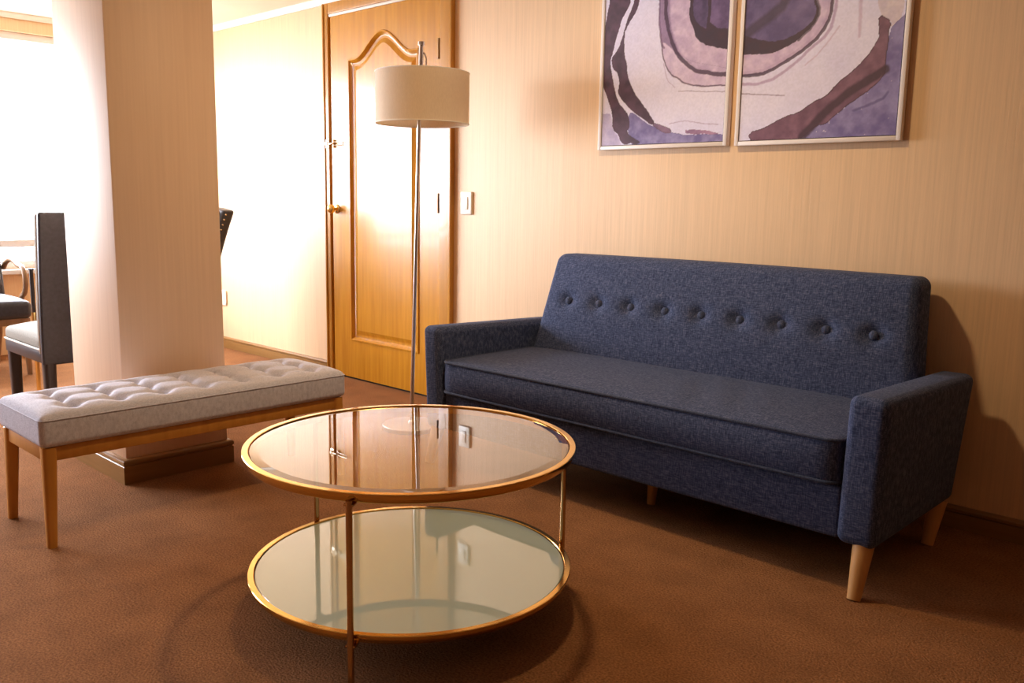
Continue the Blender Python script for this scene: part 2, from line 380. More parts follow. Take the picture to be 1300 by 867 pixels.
# swing-bar guard: catch on the casing, bar on the leaf
gz = 1.432
m = MB(); m.add(*box(-4.640, -4.608, WY - .030, WY - .024, gz - .026, gz + .026, r=.002)); m.add(*rbox(-4.632, -4.608, WY - .044, WY - .028, gz - .012, gz + .012, r=.007, nc=3))
m.build('guard_catch', M['guard'], door)
m = MB(); m.add(*box(-4.566, -4.561, LY - .014, LY, gz - .026, gz + .024, r=.0015)); m.add(*box(-4.604, -4.562, LY - .024, LY - .016, gz - .005, gz + .003, r=.002))
m.add(*tube([(-4.562, LY - .010, gz + .008), (-4.47, LY - .010, gz + .008), (-4.463, LY - .010, gz + .004), (-4.463, LY - .010, gz - .006), (-4.47, LY - .010, gz - .010), (-4.562, LY - .010, gz - .010)], .0024, 8))
m.build('guard_bar', M['guard'], leaf)

# ------------------------------------------------------------------ sofa
sofa = thing('sofa', (-1.8275, 2.75, 0), 'navy blue linen three-seat sofa with buttoned back, against the peach wall', 'sofa')
def arm_fn(sgn):
    def fn(x, y, z):
        t = min(1, max(0, (z - .147) / .43)); u = (y - 2.40) / .74
        y2 = y - (1 - t) * .085 * max(0, u); z2 = z - .022 * max(0, u) * t
        x2 = x + sgn * .012 * (t - .5)
        return (x2, y2 - .010 * t * (1 - u), z2)
    return fn
m = MB(); m.add(*rbox(-.985, -.868, 2.405, 3.145, .147, .585, r=.028, nc=4, nu=(2, 8, 6), fn=arm_fn(1))); m.build('armrest', M['sofa'], sofa)
m = MB(); m.add(*rbox(-2.792, -2.690, 2.405, 3.145, .147, .585, r=.028, nc=4, nu=(2, 8, 6), fn=arm_fn(-1))); m.build('armrest', M['sofa'], sofa)
m = MB(); m.add(*rbox(-2.688, -.987, 2.425, 3.055, .150, .312, r=.014, nc=3)); m.build('base', M['sofa'], sofa)
SX0, SX1, SY0, SY1, SZ0, SZ1 = -2.684, -.990, 2.400, 3.0, .314, .447
def seat_fn(x, y, z):
    u = (x - SX0) / (SX1 - SX0) * 2 - 1; v = (y - SY0) / (SY1 - SY0) * 2 - 1; w = (z - SZ0) / (SZ1 - SZ0)
    k = max(0, 1 - abs(u) ** 6) * max(0, 1 - abs(v) ** 4)
    z2 = z + (.020 * k if w > .5 else 0) * (w - .5) * 2
    s = math.sin(PI * w)
    z2 += .0022 * k * w * math.sin(38 * x + 20 * y) * max(0, math.sin(5 * x + 3)) * (1 if v < .3 else .4)
    dx = min(.0499, max(0, abs(x - (SX0 + SX1) / 2) - ((SX1 - SX0) / 2 - .05)))
    y = y + (.05 - math.sqrt(.0025 - dx * dx)) * .8 * max(0, 1 - (y - SY0) / .12)
    y2 = y - .014 * max(0, s) * (1 if v < -.8 else 0) * (1 - abs(u) ** 8)
    return (x, y2, z2)
m = MB(); m.add(*rbox(SX0, SX1, SY0, SY1, SZ0, SZ1, r=.016, nc=3, nu=(60, 18, 6), fn=seat_fn)); seat = m.build('seat_cushion', M['sofa'], sofa)
def rrect(x0, x1, y0, y1, z, r=.03, n=6):
    P = []
    for cx, cy, a0 in ((x1 - r, y0 + r, -PI / 2), (x1 - r, y1 - r, 0), (x0 + r, y1 - r, PI / 2), (x0 + r, y0 + r, PI)):
        for i in range(n + 1): a = a0 + PI / 2 * i / n; P.append((cx + r * math.cos(a), cy + r * math.sin(a), z))
    return P
for z in (SZ1 - .003, SZ0 + .005):
    m = MB(); m.add(*tube(rrect(SX0 + .003, SX1 - .003, SY0 - .002, SY1, z, .045), .0052, 8, closed=True)); m.build('piping', M['sofa_piping'], seat)
BZ0, BZ1 = .20, .872; BC = -1.8375
btn = [(-2.512 + i * .1695, .672) for i in range(9)]
def yfront(z): return 2.952 + (z - .45) * .262
def back_fn(x, y, z):
    # x in [-.80,.80] about 0, y 0 front .. .135 rear
    t = max(0, (z - .45)) / .42
    hw = .848 - .048 * min(1, t) ** .9
    X = BC + x / .80 * hw
    w = max(0, min(1, (.135 - y) / .135))
    bulge = .022 * max(0, 1 - (x / .80) ** 6) * math.sin(PI * min(1, max(0, (z - .40) / .50)))
    Y = yfront(z) + y - bulge * w
    if y < .02:
        for bx, bz in btn:
            d2 = ((X - bx) ** 2 + (z - bz) ** 2)
            if d2 < .02: Y += .015 * math.exp(-d2 / .0011) + .008 * math.exp(-((X - bx) ** 2) / .0022 - (z - bz) ** 2 / .0006)
    return (X, Y, z + .004 * math.cos(x * 2) * t)
m = MB(); m.add(*rbox(-.80, .80, 0, .135, BZ0, BZ1, r=.036, nc=4, nu=(150, 2, 56), fn=back_fn)); back = m.build('backrest', M['sofa'], sofa)
for bx, bz in btn:
    V, F = lathe([(0, -.004), (.0145, -.003), (.0165, .001), (.0150, .006), (.009, .0095), (0, .0105)], 0, 0, 20)
    by = yfront(bz) - .019 + .017
    m = MB(); m.add([(bx + x, by - z, bz + y - z * .25) for x, y, z in V], F); m.build('button', M['button'], back)
for top, bot in (((-.918, 2.440, .152), (-.916, 2.392, 0)), ((-.905, 3.015, .152), (-.917, 2.985, 0)), ((-2.742, 2.440, .152), (-2.745, 2.392, 0)), ((-2.755, 3.015, .152), (-2.742, 2.985, 0)), ((-1.785, 2.66, .155), (-1.785, 2.645, 0))):
    k = .8 if top[0] == -1.785 else 1
    m = MB(); m.add(*cone(top, bot, .030 * k, .019 * k)); m.build('leg', M['sofa_leg'], sofa)

# ------------------------------------------------------------------ coffee table
TX, TY = -1.775, 1.485
tab = thing('coffee_table', (TX, TY, 0), 'round two-tier gilt metal and glass coffee table in front of the sofa', 'coffee table')
m = MB(); m.add(*ring(.440, .0175, .437, .4605, TX, TY, .0014)); top = m.build('top_ring', M['gold'], tab)
m = MB(); m.add(*lathe([(0, .449), (.4190, .449), (.4198, .4505), (.4198, .4572), (.397, .4595), (0, .4595)], TX, TY, 128)); m.build('glass_top', M['glass'], tab, sharp=5)
m = MB(); m.add(*ring(.4345, .0165, .103, .125, TX, TY, .0014)); m.build('lower_ring', M['gold'], tab)
m = MB(); m.add(*lathe([(0, .112), (.4150, .112), (.4160, .1135), (.4160, .1205), (.4145, .122), (0, .122)], TX, TY, 128)); m.build('lower_shelf', M['milk_glass'], tab, sharp=30)
for a in (-58, 63, 181):
    c, s = math.cos(math.radians(a)), math.sin(math.radians(a)); x, y = TX + .4455 * c, TY + .4455 * s
    m = MB(); m.add(*tube([(x, y, 0), (x, y, .445)], .0078, 16)); lg = m.build('leg', M['gold_leg'], tab)
    for z in (.4345, .1005):
        V, F = rbox(-.024, .004, -.012, .012, -.0025, .0025, r=.001)
        m = MB(); m.add([(x + p * c - q * s, y + p * s + q * c, z + w) for p, q, w in V], F); m.build('bracket', M['gold_leg'], lg)

# ------------------------------------------------------------------ bench
BX0, BX1, BY0, BY1 = -3.250, -2.848, .908, 2.045
bench = thing('tufted_bench', ((BX0 + BX1) / 2, (BY0 + BY1) / 2, 0), 'long bench with tufted pale lilac seat and orange wooden legs, before the pillar', 'bench')
CZ0, CZ1 = .322, .422
tufts = [(x, BY0 + .122 + j * (BY1 - BY0 - .244) / 6) for j in range(7) for x in (-3.165, -3.049, -2.933)]
ty = sorted({round(t[1], 5) for t in tufts}); txs = [-3.165, -3.049, -2.933]
def bench_fn(x, y, z):
    if z < (CZ0 + CZ1) / 2: return (x, y, z)
    w = min(1, max(0, (z - (CZ1 - .02)) / .018)); u = (x - BX0) / (BX1 - BX0) * 2 - 1; v = (y - BY0) / (BY1 - BY0) * 2 - 1
    e = max(0, 1 - abs(u) ** 5) * max(0, 1 - abs(v) ** 18)
    dz = .022 * e
    d2 = min((x - a) ** 2 + (y - b) ** 2 for a, b in tufts)
    dz -= .030 * math.exp(-d2 / .0008)
    # pleats run across between the buttons of a row, and slantwise from row to row
    yy = min(abs(y - b) for b in ty); xx = min(abs(x - a) for a in txs)
    inx = 1 if -3.165 <= x <= -2.933 else math.exp(-(min(abs(x + 3.165), abs(x + 2.933)) / .035) ** 2)
    dz -= .014 * math.exp(-(yy / .016) ** 2) * inx
    iny = 1 if ty[0] <= y <= ty[-1] else math.exp(-(min(abs(y - ty[0]), abs(y - ty[-1])) / .05) ** 2)
    dz -= .005 * math.exp(-(xx / .016) ** 2) * iny
    return (x, y, z + dz * w)
m = MB(); m.add(*rbox(BX0, BX1, BY0, BY1, CZ0, CZ1, r=.02, nc=4, nu=(56, 150, 2), fn=bench_fn)); cush = m.build('seat_cushion', M['bench'], bench, sharp=70)
for tx_, ty_ in tufts:
    V, F = lathe([(0, -.002), (.008, -.001), (.009, .001), (.006, .004), (0, .005)], tx_, ty_, 14)
    m = MB(); m.add([(x, y, z + CZ1 - .036) for x, y, z in V], F); m.build('tuft_button', M['bench'], cush)
for z in (CZ1 - .012,):
    m = MB(); m.add(*tube(rrect(BX0 - .0005, BX1 + .0005, BY0 - .0005, BY1 + .0005, z, .022), .0015, 8, closed=True)); m.build('seam', M['bench'], cush)
m = MB(); i_ = .014; z0, z1 = .277, .322
m.add(*box(BX0 + i_, BX0 + i_ + .022, BY0 + .03, BY1 - .03, z0, z1)); m.add(*box(BX1 - i_ - .022, BX1 - i_, BY0 + .03, BY1 - .03, z0, z1))
m.add(*box(BX0 + .03, BX1 - .03, BY0 + i_, BY0 + i_ + .022, z0, z1)); m.add(*box(BX0 + .03, BX1 - .03, BY1 - i_ - .022, BY1 - i_, z0, z1))
m.build('seat_rail', M['bench_wood'], bench)
for sx, sy in ((1, 0), (0, 0), (1, 1), (0, 1)):
    x = BX1 - .030 if sx else BX0 + .030; y = BY1 - .030 if sy else BY0 + .030
    ox = .012 if sx else -.012; oy = .012 if sy else -.012
    m = MB(); m.add(*leg4((x, y, .3215), (x + ox, y + oy, 0), .044, .029)); m.build('leg', M['bench_wood'], bench)

# ------------------------------------------------------------------ floor lamp
LXc, LYc = -3.245, 2.712
lamp = thing('floor_lamp', (LXc, LYc, 0), 'slim brushed metal floor lamp with ivory drum shade, in front of the door', 'floor lamp')
m = MB(); m.add(*lathe([(0, 0), (.140, 0), (.142, .002), (.142, .019), (.139, .022), (.02, .024), (0, .024)], LXc, LYc, 64)); m.build('base', M['nickel_base'], lamp)
Rv = np.array([.7251, .6886, 0]); bse = np.array([LXc, LYc, 0])
def lp(off, z): return tuple(bse + Rv * off + np.array([0, 0, z]))
m = MB(); m.add(*tube([lp(0, .02), lp(.018, .7), lp(.040, 1.56)], .0092, 16)); m.add(*lathe([(.0095, .024), (.018, .024), (.016, .034), (.0095, .04)], LXc, LYc, 24)); m.build('pole', M['nickel'], lamp)
sc = np.array(lp(.052, 0)); z0, z1 = 1.452, 1.680
m = MB(); m.add(*lathe([(.216, z0), (.2165, z1), (.2145, z1), (.214, z0)], sc[0], sc[1], 96, True)); shade = m.build('lamp_shade', M['shade'], lamp)
for z in (z0, z1):
    m = MB(); m.add(*tube([(sc[0] + .2155 * math.cos(a), sc[1] + .2155 * math.sin(a), z) for a in np.linspace(0, 2 * PI, 97)[:-1]], .0028, 8, closed=True)); m.build('shade_rim', M['shade_trim'], shade)
m = MB()
for k in range(3):
    a = 2 * PI * k / 3 + .4; m.add(*tube([lp(.046, 1.66), (sc[0] + .214 * math.cos(a), sc[1] + .214 * math.sin(a), 1.672)], .0022, 8))
m.add(*tube([(lp(.046, 0)[0] + .018 * math.cos(a), lp(.046, 0)[1] + .018 * math.sin(a), 1.66) for a in np.linspace(0, 2 * PI, 25)[:-1]], .003, 8, closed=True))
m.build('shade_spider', M['nickel'], lamp)
m = MB(); m.add(*tube([lp(.040, 1.56), lp(.043, 1.66), lp(.047, 1.80)], [.0095, .0115, .0105], 16)); m.add(*tube([lp(.047, 1.80), lp(.0475, 1.817)], .0165, 16))
m.build('finial_rod', M['chrome'], lamp)
m = MB(); m.add(*tube([lp(.048, 1.775), lp(.062, 1.765), lp(.070, 1.742), lp(.069, 1.712), lp(.060, 1.697), lp(.046, 1.694)], .0042, 8)); m.add(*lathe([(.0115, 1.655), (.018, 1.655), (.018, 1.688), (.0115, 1.694)], *lp(.0445, 0)[:2], 16)); m.build('finial_loop', M['chrome'], lamp)
m = MB(); c_ = lp(.041, 0); m.add(*lathe([(0, 1.50), (.014, 1.50), (.016, 1.54), (.014, 1.56), (0, 1.56)], c_[0], c_[1], 20)); m.build('lamp_holder', M['nickel'], lamp)

# ------------------------------------------------------------------ switch and outlet
sw = thing('light_switch', (-3.408, WY, 1.09), 'white rocker light switch on the peach wall beside the door', 'light switch')
m = MB(); m.add(*rbox(-3.450, -3.366, WY - .012, WY, 1.031, 1.150, r=.005, nc=2)); pl = m.build('wall_plate', M['switch'], sw)
m = MB(); m.add(*rbox(-3.425, -3.391, WY - .0165, WY - .010, 1.058, 1.123, r=.003, nc=2)); m.build('rocker', M['switch2'], sw)
ol = thing('wall_outlet', (-6.0, WY, .367), 'small white wall outlet low beside the pillar', 'outlet')
m = MB(); m.add(*rbox(-6.045, -5.962, WY - .012, WY, .312, .422, r=.005, nc=2)); m.build('wall_plate', M['switch'], ol)
m = MB(); m.add(*rbox(-6.025, -5.982, WY - .015, WY - .010, .335, .400, r=.004, nc=2)); m.build('socket_face', M['switch2'], ol)

# ------------------------------------------------------------------ framed ink prints: rings of an agate, inked by hand-drawn outlines (mm on the wall)
LP = {'band1':[(-2492,2096),(-2487,1978),(-2495,1934),(-2511,1862),(-2520,1840),(-2523,1735),(-2514,1621),(-2489,1573),(-2467,1526),(-2456,1495),(-2448,1418),(-2418,1401),(-2407,1371),(-2377,1353),(-2344,1365),(-2330,1351),(-2293,1367),(-2331,1383),(-2375,1411),(-2357,1429),(-2364,1482),(-2394,1514),(-2430,1554),(-2446,1600),(-2463,1662),(-2478,1716),(-2462,1752),(-2446,1810),(-2428,1849),(-2420,1888),(-2385,1935),(-2372,1962),(-2373,2077)],'band2':[(-2350,2074),(-2354,1959),(-2366,1932),(-2388,1891),(-2404,1846),(-2416,1796),(-2439,1757),(-2457,1740),(-2469,1730),(-2465,1692),(-2429,1659),(-2418,1613),(-2431,1584),(-2405,1552),(-2346,1496),(-2288,1463),(-2236,1430),(-2223,1445),(-2291,1523),(-2340,1578),(-2376,1647),(-2383,1692),(-2400,1738),(-2404,1827),(-2386,1862),(-2342,1907),(-2326,1956),(-2322,2069)],'wash':[(-2364,1490),(-2336,1488),(-2288,1456),(-2241,1430),(-2141,1397),(-2062,1386),(-1849,1385),(-1844,1310),(-2328,1323),(-2370,1411)],'wash2':[(-2491,1497),(-2461,1495),(-2448,1418),(-2418,1394),(-2386,1324),(-2524,1328),(-2531,1499)],'mauve':[(-2237,1446),(-2151,1420),(-2136,1398),(-2176,1394),(-2231,1426)],'mauve2':[(-2072,1413),(-1917,1393),(-1916,1384),(-2071,1390)],'ringout':[(-2232,2055),(-2226,1942),(-2225,1871),(-2208,1763),(-2197,1711),(-2166,1701),(-2094,1656),(-2024,1615),(-1816,1600),(-1833,1992)],'pale':[(-2207,1770),(-2199,1712),(-2181,1667),(-2144,1628),(-2118,1619),(-2091,1596),(-2039,1581),(-1813,1566),(-1817,1622),(-2096,1688),(-2187,1767)],'ringin':[(-2184,2047),(-2178,1935),(-2169,1843),(-2133,1741),(-2078,1679),(-2013,1635),(-1816,1612),(-1833,1992)],'core':[(-2081,2031),(-2079,1922),(-2080,1853),(-2056,1809),(-2041,1766),(-1982,1729),(-1822,1694),(-1833,1992)],'corein':[(-2065,2029),(-2063,1920),(-2064,1872),(-2036,1820),(-1985,1794),(-1999,2018)],'corein2':[(-1982,2016),(-1974,1867),(-1982,1807),(-1827,1775),(-1833,1992)]}
LL = {'d14':[(-2203,2050),(-2197,1938),(-2186,1845),(-2146,1738),(-2087,1673),(-2017,1630),(-1816,1607)],'d5':[(-2207,1762),(-2199,1712),(-2181,1667),(-2144,1628),(-2118,1619),(-2091,1596),(-2039,1581),(-1813,1566)],'p5':[(-2232,2055),(-2226,1942),(-2225,1871),(-2208,1763),(-2194,1747)],'t3':[(-2115,1566),(-1812,1542)],'t4':[(-2195,1683),(-2174,1616),(-2133,1581)],'t5':[(-2151,1435),(-2091,1446),(-2014,1432),(-1919,1424)]}
RP = {'ringout':[(-1936,2006),(-1480,1934),(-1476,1839),(-1478,1786),(-1506,1729),(-1582,1670),(-1676,1622),(-1753,1599),(-1912,1607)],'core':[(-1936,2006),(-1549,1945),(-1538,1848),(-1522,1809),(-1541,1757),(-1599,1715),(-1652,1689),(-1722,1671),(-1917,1695)],'corein':[(-1936,2006),(-1559,1947),(-1549,1849),(-1533,1811),(-1555,1759),(-1634,1725),(-1711,1718),(-1777,1737),(-1923,1796)],'band':[(-1306,1773),(-1256,1741),(-1265,1702),(-1265,1592),(-1268,1557),(-1324,1509),(-1378,1476),(-1414,1448),(-1450,1419),(-1469,1402),(-1508,1397),(-1559,1355),(-1579,1337),(-1766,1343),(-1787,1383),(-1718,1400),(-1635,1438),(-1580,1448),(-1521,1485),(-1464,1512),(-1440,1541),(-1386,1585),(-1345,1617),(-1307,1672),(-1297,1700)],'violet':[(-1266,1713),(-1222,1751),(-1161,1807),(-1103,1258),(-1597,1306),(-1559,1355),(-1508,1397),(-1450,1419),(-1378,1476),(-1268,1557),(-1265,1592)],'corner':[(-1317,1909),(-1226,1895),(-1219,1753),(-1260,1715),(-1256,1741),(-1306,1773)]}
RL = {'d14':[(-1480,1934),(-1476,1839),(-1478,1786),(-1506,1729),(-1582,1670),(-1676,1622),(-1753,1599),(-1912,1607)],'d26':[(-1267,1580),(-1351,1534),(-1436,1480),(-1497,1422),(-1560,1359)],'d20':[(-1644,1960),(-1650,1857),(-1731,1805),(-1808,1763)],'d10':[(-1542,1944),(-1535,1847),(-1522,1809),(-1541,1757),(-1599,1715)],'t3':[(-1470,1933),(-1460,1837),(-1465,1784),(-1480,1726),(-1549,1679),(-1613,1620),(-1715,1567),(-1910,1571)],'t4':[(-1908,1548),(-1726,1524),(-1640,1518)],'t5':[(-1378,1919),(-1371,1790),(-1367,1702)],'t6':[(-1369,1446),(-1273,1475),(-1251,1503)],'t7':[(-1443,1746),(-1502,1668),(-1565,1619)]}
def soften(P, closed):
    P = np.array(P, float)
    for _ in range(1):
        A = P; B = np.roll(P, -1, 0)
        if not closed: A, B = A[:-1], B[:-1]
        Q = np.empty((2 * len(A), 2)); Q[0::2] = A * .75 + B * .25; Q[1::2] = A * .25 + B * .75
        P = Q if closed else np.concatenate([P[:1], Q, P[-1:]])
    return [tuple(q) for q in P]
LP = {k: soften(v, True) for k, v in LP.items()}; RP = {k: soften(v, True) for k, v in RP.items()}
LL = {k: soften(v, False) for k, v in LL.items()}; RL = {k: soften(v, False) for k, v in RL.items()}
def inside(P, X, Z):
    P = np.array(P, float); r = np.zeros(X.shape, bool); j = len(P) - 1
    for i in range(len(P)):
        (xi, zi), (xj, zj) = P[i], P[j]
        if zi != zj:
            c = ((zi > Z) != (zj > Z)) & (X < (xj - xi) * (Z - zi) / (zj - zi) + xi); r ^= c
        j = i
    return r
def dist(P, X, Z):
    P = np.array(P, float); d = np.full(X.shape, 1e9)
    for a, b in zip(P[:-1], P[1:]):
        v = b - a; t = np.clip(((X - a[0]) * v[0] + (Z - a[1]) * v[1]) / max(1e-9, v @ v), 0, 1)
        d = np.minimum(d, np.hypot(X - a[0] - t * v[0], Z - a[1] - t * v[1]))
    return d
def vnoise(X, Z, cell, seed):
    g = np.random.default_rng(seed).random((260, 260)); u = (X + 9000) / cell; v = (Z + 900) / cell
    i = np.floor(u).astype(int); j = np.floor(v).astype(int); fu = u - i; fv = v - j; fu = fu * fu * (3 - 2 * fu); fv = fv * fv * (3 - 2 * fv)
    G = lambda a, b: g[a % 260, b % 260]
    return (G(i, j) * (1 - fu) + G(i + 1, j) * fu) * (1 - fv) + (G(i, j + 1) * (1 - fu) + G(i + 1, j + 1) * fu) * fv
def fbm(X, Z, cell, seed): return (vnoise(X, Z, cell, seed) * 4 + vnoise(X, Z, cell / 2, seed + 1) * 2 + vnoise(X, Z, cell / 4, seed + 2)) / 7
def lin(r, g, b): return np.array(srgb(r, g, b)[:3])
def paint(X, Z, side):
    Xw = X + 7 * (fbm(X, Z, 45, 1) - .5) + 2 * (vnoise(X, Z, 9, 7) - .5); Zw = Z + 7 * (fbm(X, Z, 45, 11) - .5) + 2 * (vnoise(X, Z, 9, 17) - .5)
    n1 = fbm(X, Z, 120, 21)[..., None]; n2 = fbm(X, Z, 30, 31)[..., None]; n3 = vnoise(X, Z, 6, 41)[..., None]
    C = lin(234, 232, 255) * (1 - .35 * n1) + lin(184, 178, 232) * .35 * n1
    def fill(P, a, b, n=n2, soft=None):
        nonlocal C
        k = inside(P, Xw, Zw)[..., None]; k = k.astype(float); t = np.clip((n - .25) * 2, 0, 1)
        C = C * (1 - k) + (a * (1 - t) + b * t) * k
    def rim(P, w, col, s=.7):
        nonlocal C
        k = (np.clip(1 - (dist(P + [P[0]], Xw, Zw) - w) / 1.5, 0, 1) * inside(P, Xw, Zw))[..., None] * s; C = C * (1 - k) + col * k
    def line(P, w, col, s=.9, soft=1.6):
        nonlocal C
        k = np.clip(1 - (dist(P, Xw, Zw) - w) / soft, 0, 1)[..., None] * s; C = C * (1 - k) + col * k
    dk = lin(66, 40, 58); dk2 = lin(98, 64, 86); li = lin(196, 174, 204); li2 = lin(160, 136, 176); vi = lin(112, 100, 156); vi2 = lin(150, 142, 190); bk = lin(52, 36, 54)
    if side == 'L': P, Q = LP, LL
    else: P, Q = RP, RL
    if side == 'L':
        fill(P['wash2'], lin(206, 196, 224), lin(178, 168, 208)); fill(P['wash'], vi2, vi)
        rim(P['wash'], 1.2, lin(90, 74, 120), .6)
        fill(P['mauve'], lin(150, 118, 146), lin(118, 90, 120)); rim(P['mauve'], 1.2, dk, .6); fill(P['mauve2'], lin(180, 140, 172), lin(140, 106, 142))
        fill(P['band1'], dk2 * .85, dk); fill(P['band2'], dk, dk2 * .8); rim(P['band2'], 2, dk, .6); rim(P['band1'], 2, dk, .5)
        fill(P['ringout'], li2 * .8, li2); fill(P['pale'], lin(222, 206, 232), lin(200, 182, 216)); fill(P['ringin'], lin(186, 164, 200), lin(216, 198, 224)); rim(P['pale'], 1, li2 * .8, .5); rim(P['ringin'], 5, li2, .35)
        line(Q['p5'], 4, lin(110, 82, 116), .8); line(Q['d14'], 7.5, lin(66, 38, 66)); line(Q['d5'], 2.2, lin(92, 66, 96)); line(Q['t3'], .6, li2 * .7, .8); line(Q['t4'], .7, li2, .7); line(Q['t5'], .8, li2, .7)
        fill(P['core'], dk, bk * 1.2); rim(P['core'], 2, bk * .8, .7); fill(P['corein'], lin(104, 84, 128), lin(70, 54, 92)); fill(P['corein2'], lin(120, 98, 146), lin(86, 66, 110))
    else:
        fill(P['corner'], lin(212, 200, 216), lin(228, 218, 224)); fill(P['violet'], vi, vi2, np.clip(n2 * .7 + n1 * .5 - .05, 0, 1)); rim(P['violet'], 1, lin(84, 70, 120), .5)
        fill(P['ringout'], lin(190, 168, 204), lin(216, 198, 224)); rim(P['ringout'], 16, lin(176, 150, 188), .4); line(Q['d14'], 5.5, lin(66, 40, 68)); line(Q['t3'], 3.5, lin(176, 150, 190), .8, 4); line(Q['t4'], 1, li2 * .7); line(Q['t5'], 3, li, .7, 5); line(Q['t6'], 2.5, lin(92, 80, 134), .7, 4); line(Q['t7'], 1.5, li, .6, 3)
        fill(P['core'], bk * 1.25, dk); fill(P['corein'], lin(120, 104, 150), lin(84, 70, 118), np.clip(n1 * .6 + n2 * .5, 0, 1)); line(Q['d20'], 12, bk * 1.3, .75, 14); line(Q['d10'], 4, bk, .8, 4)
        fill(P['band'], lin(132, 94, 116), lin(108, 72, 94)); line(Q['d26'], 11, dk, .9, 9); rim(P['band'], 2.2, dk, .95)
        sp = vnoise(X, Z, 9, 77)[..., None] > .965; k = (sp & inside(P['violet'], X, Z)[..., None]).astype(float); C = C * (1 - k * .8) + lin(225, 215, 225) * k * .8
    return np.clip(C * (.94 + .12 * n3), 0, 1)
def frame_print(side, x0, x1, z0, label):
    z1 = 2.16; yb = WY - .004; yf = WY - .031; w = .0165
    fr = thing('framed_print', ((x0 + x1) / 2, WY, z0), label, 'picture', 'pair of agate prints above the sofa')
    m = MB()
    m.add(*box(x0, x0 + w, yf, yb, z0, z1)); m.add(*box(x1 - w, x1, yf, yb, z0, z1)); m.add(*box(x0 + w, x1 - w, yf, yb, z0, z0 + w)); m.add(*box(x0 + w, x1 - w, yf, yb, z1 - w, z1))
    f = m.build('picture_frame', M['frame'], fr)
    m = MB(); m.add(*box(x0 + w, x1 - w, yf + .008, yb, z0 + w, z1 - w, r=0)); m.build('rebate', M['frame_line'], fr)
    g = .003; nx = 236; nz = 300; xs = np.linspace(x0 + w + g, x1 - w - g, nx); zs = np.linspace(z0 + w + g, z1 - w - g, nz)
    X, Z = np.meshgrid(xs, zs); yy = yf + .004
    V = np.stack([X, np.full(X.shape, yy), Z], -1).reshape(-1, 3)
    F = [(j * nx + i, j * nx + i + 1, (j + 1) * nx + i + 1, (j + 1) * nx + i) for j in range(nz - 1) for i in range(nx - 1)]
    m = MB(); m.add(V, F)
    n0 = len(m.v); b4 = [(xs[0], zs[0]), (xs[-1], zs[0]), (xs[-1], zs[-1]), (xs[0], zs[-1])]
    m.v += [(x, yy + .004, z) for x, z in b4]; m.f.append((n0, n0 + 3, n0 + 2, n0 + 1))
    o = m.build('print', M['print'], fr)
    C = paint(X * 1000, Z * 1000, side).reshape(-1, 3); C = np.concatenate([C, np.ones((len(C), 1))], 1); C = np.concatenate([C, np.ones((4, 4))])
    at = o.data.color_attributes.new('ink', 'FLOAT_COLOR', 'POINT'); at.data.foreach_set('color', C.astype(np.float32).ravel())
frame_print('L', -2.528, -1.876, 1.337, 'left white-framed purple agate print, with dark ink bands down its left edge')
frame_print('R', -1.841, -1.194, 1.335, 'right white-framed purple agate print, with a dark diagonal band at lower right')

# ------------------------------------------------------------------ dining chairs behind the pillar
def orient(root, V, rz):
    c, s = math.cos(rz), math.sin(rz); L = root.location
    return [(L.x + x * c - y * s, L.y + x * s + y * c, L.z + z) for x, y, z in V]
class CB(MB):
    def __init__(s, root, rz): super().__init__(); s.root = root; s.rz = rz
    def add(s, V, F): return super().add(orient(s.root, V, s.rz), F)
# high-backed chair: local frame faces -x, rear face at x = 0
ch = thing('dining_chair', (-4.30, 1.66, 0), 'dark high-backed dining chair with greyish seat, half hidden behind the pillar', 'chair')
def bk(x, y, z): t = max(0, (z - .42)) / .6; return (x + .06 * t ** 1.3, y, z)
a = CB(ch, 0); a.add(*rbox(-.030, 0, -.255, .255, .318, 1.02, r=.010, nc=2, nu=(1, 1, 10), fn=bk)); bp = a.build('back_panel', M['leather'], ch)
a = CB(ch, 0); a.add(*rbox(-.085, -.032, -.25, .25, .36, 1.015, r=.018, nc=3, nu=(1, 4, 10), fn=bk)); a.build('back_cushion', M['chair_cloth'], ch)
a = CB(ch, 0); a.add(*tube([bk(-.034, -.252, z) for z in np.linspace(.372, 1.01, 14)], .006, 8)); a.build('back_piping', M['chair_piping'], ch)
a = CB(ch, 0); a.add(*rbox(-.54, -.03, -.25, .25, .385, .445, r=.02, nc=3, nu=(10, 10, 1), fn=lambda x, y, z: (x, y, z + (.03 * max(0, 1 - (y / .25) ** 4) * max(0, 1 - ((x + .285) / .255) ** 6) if z > .42 else 0)))); sc_ = a.build('seat', M['chair_cloth'], ch)
a = CB(ch, 0); a.add(*tube([(x, -.252, .389) for x in np.linspace(-.53, -.03, 6)], .005, 8)); a.build('seat_piping', M['chair_piping'], sc_)
a = CB(ch, 0); a.add(*box(-.535, -.03, -.25, .25, .325, .386, r=.004)); a.build('apron', M['chair_wood'], ch)
for x, y in ((-.50, -.222), (-.50, .222), (-.028, -.222), (-.028, .222)):
    a = CB(ch, 0); a.add(*leg4((x, y, .34), (x, y, 0), .056, .044)); a.build('leg', M['chair_wood'], ch)
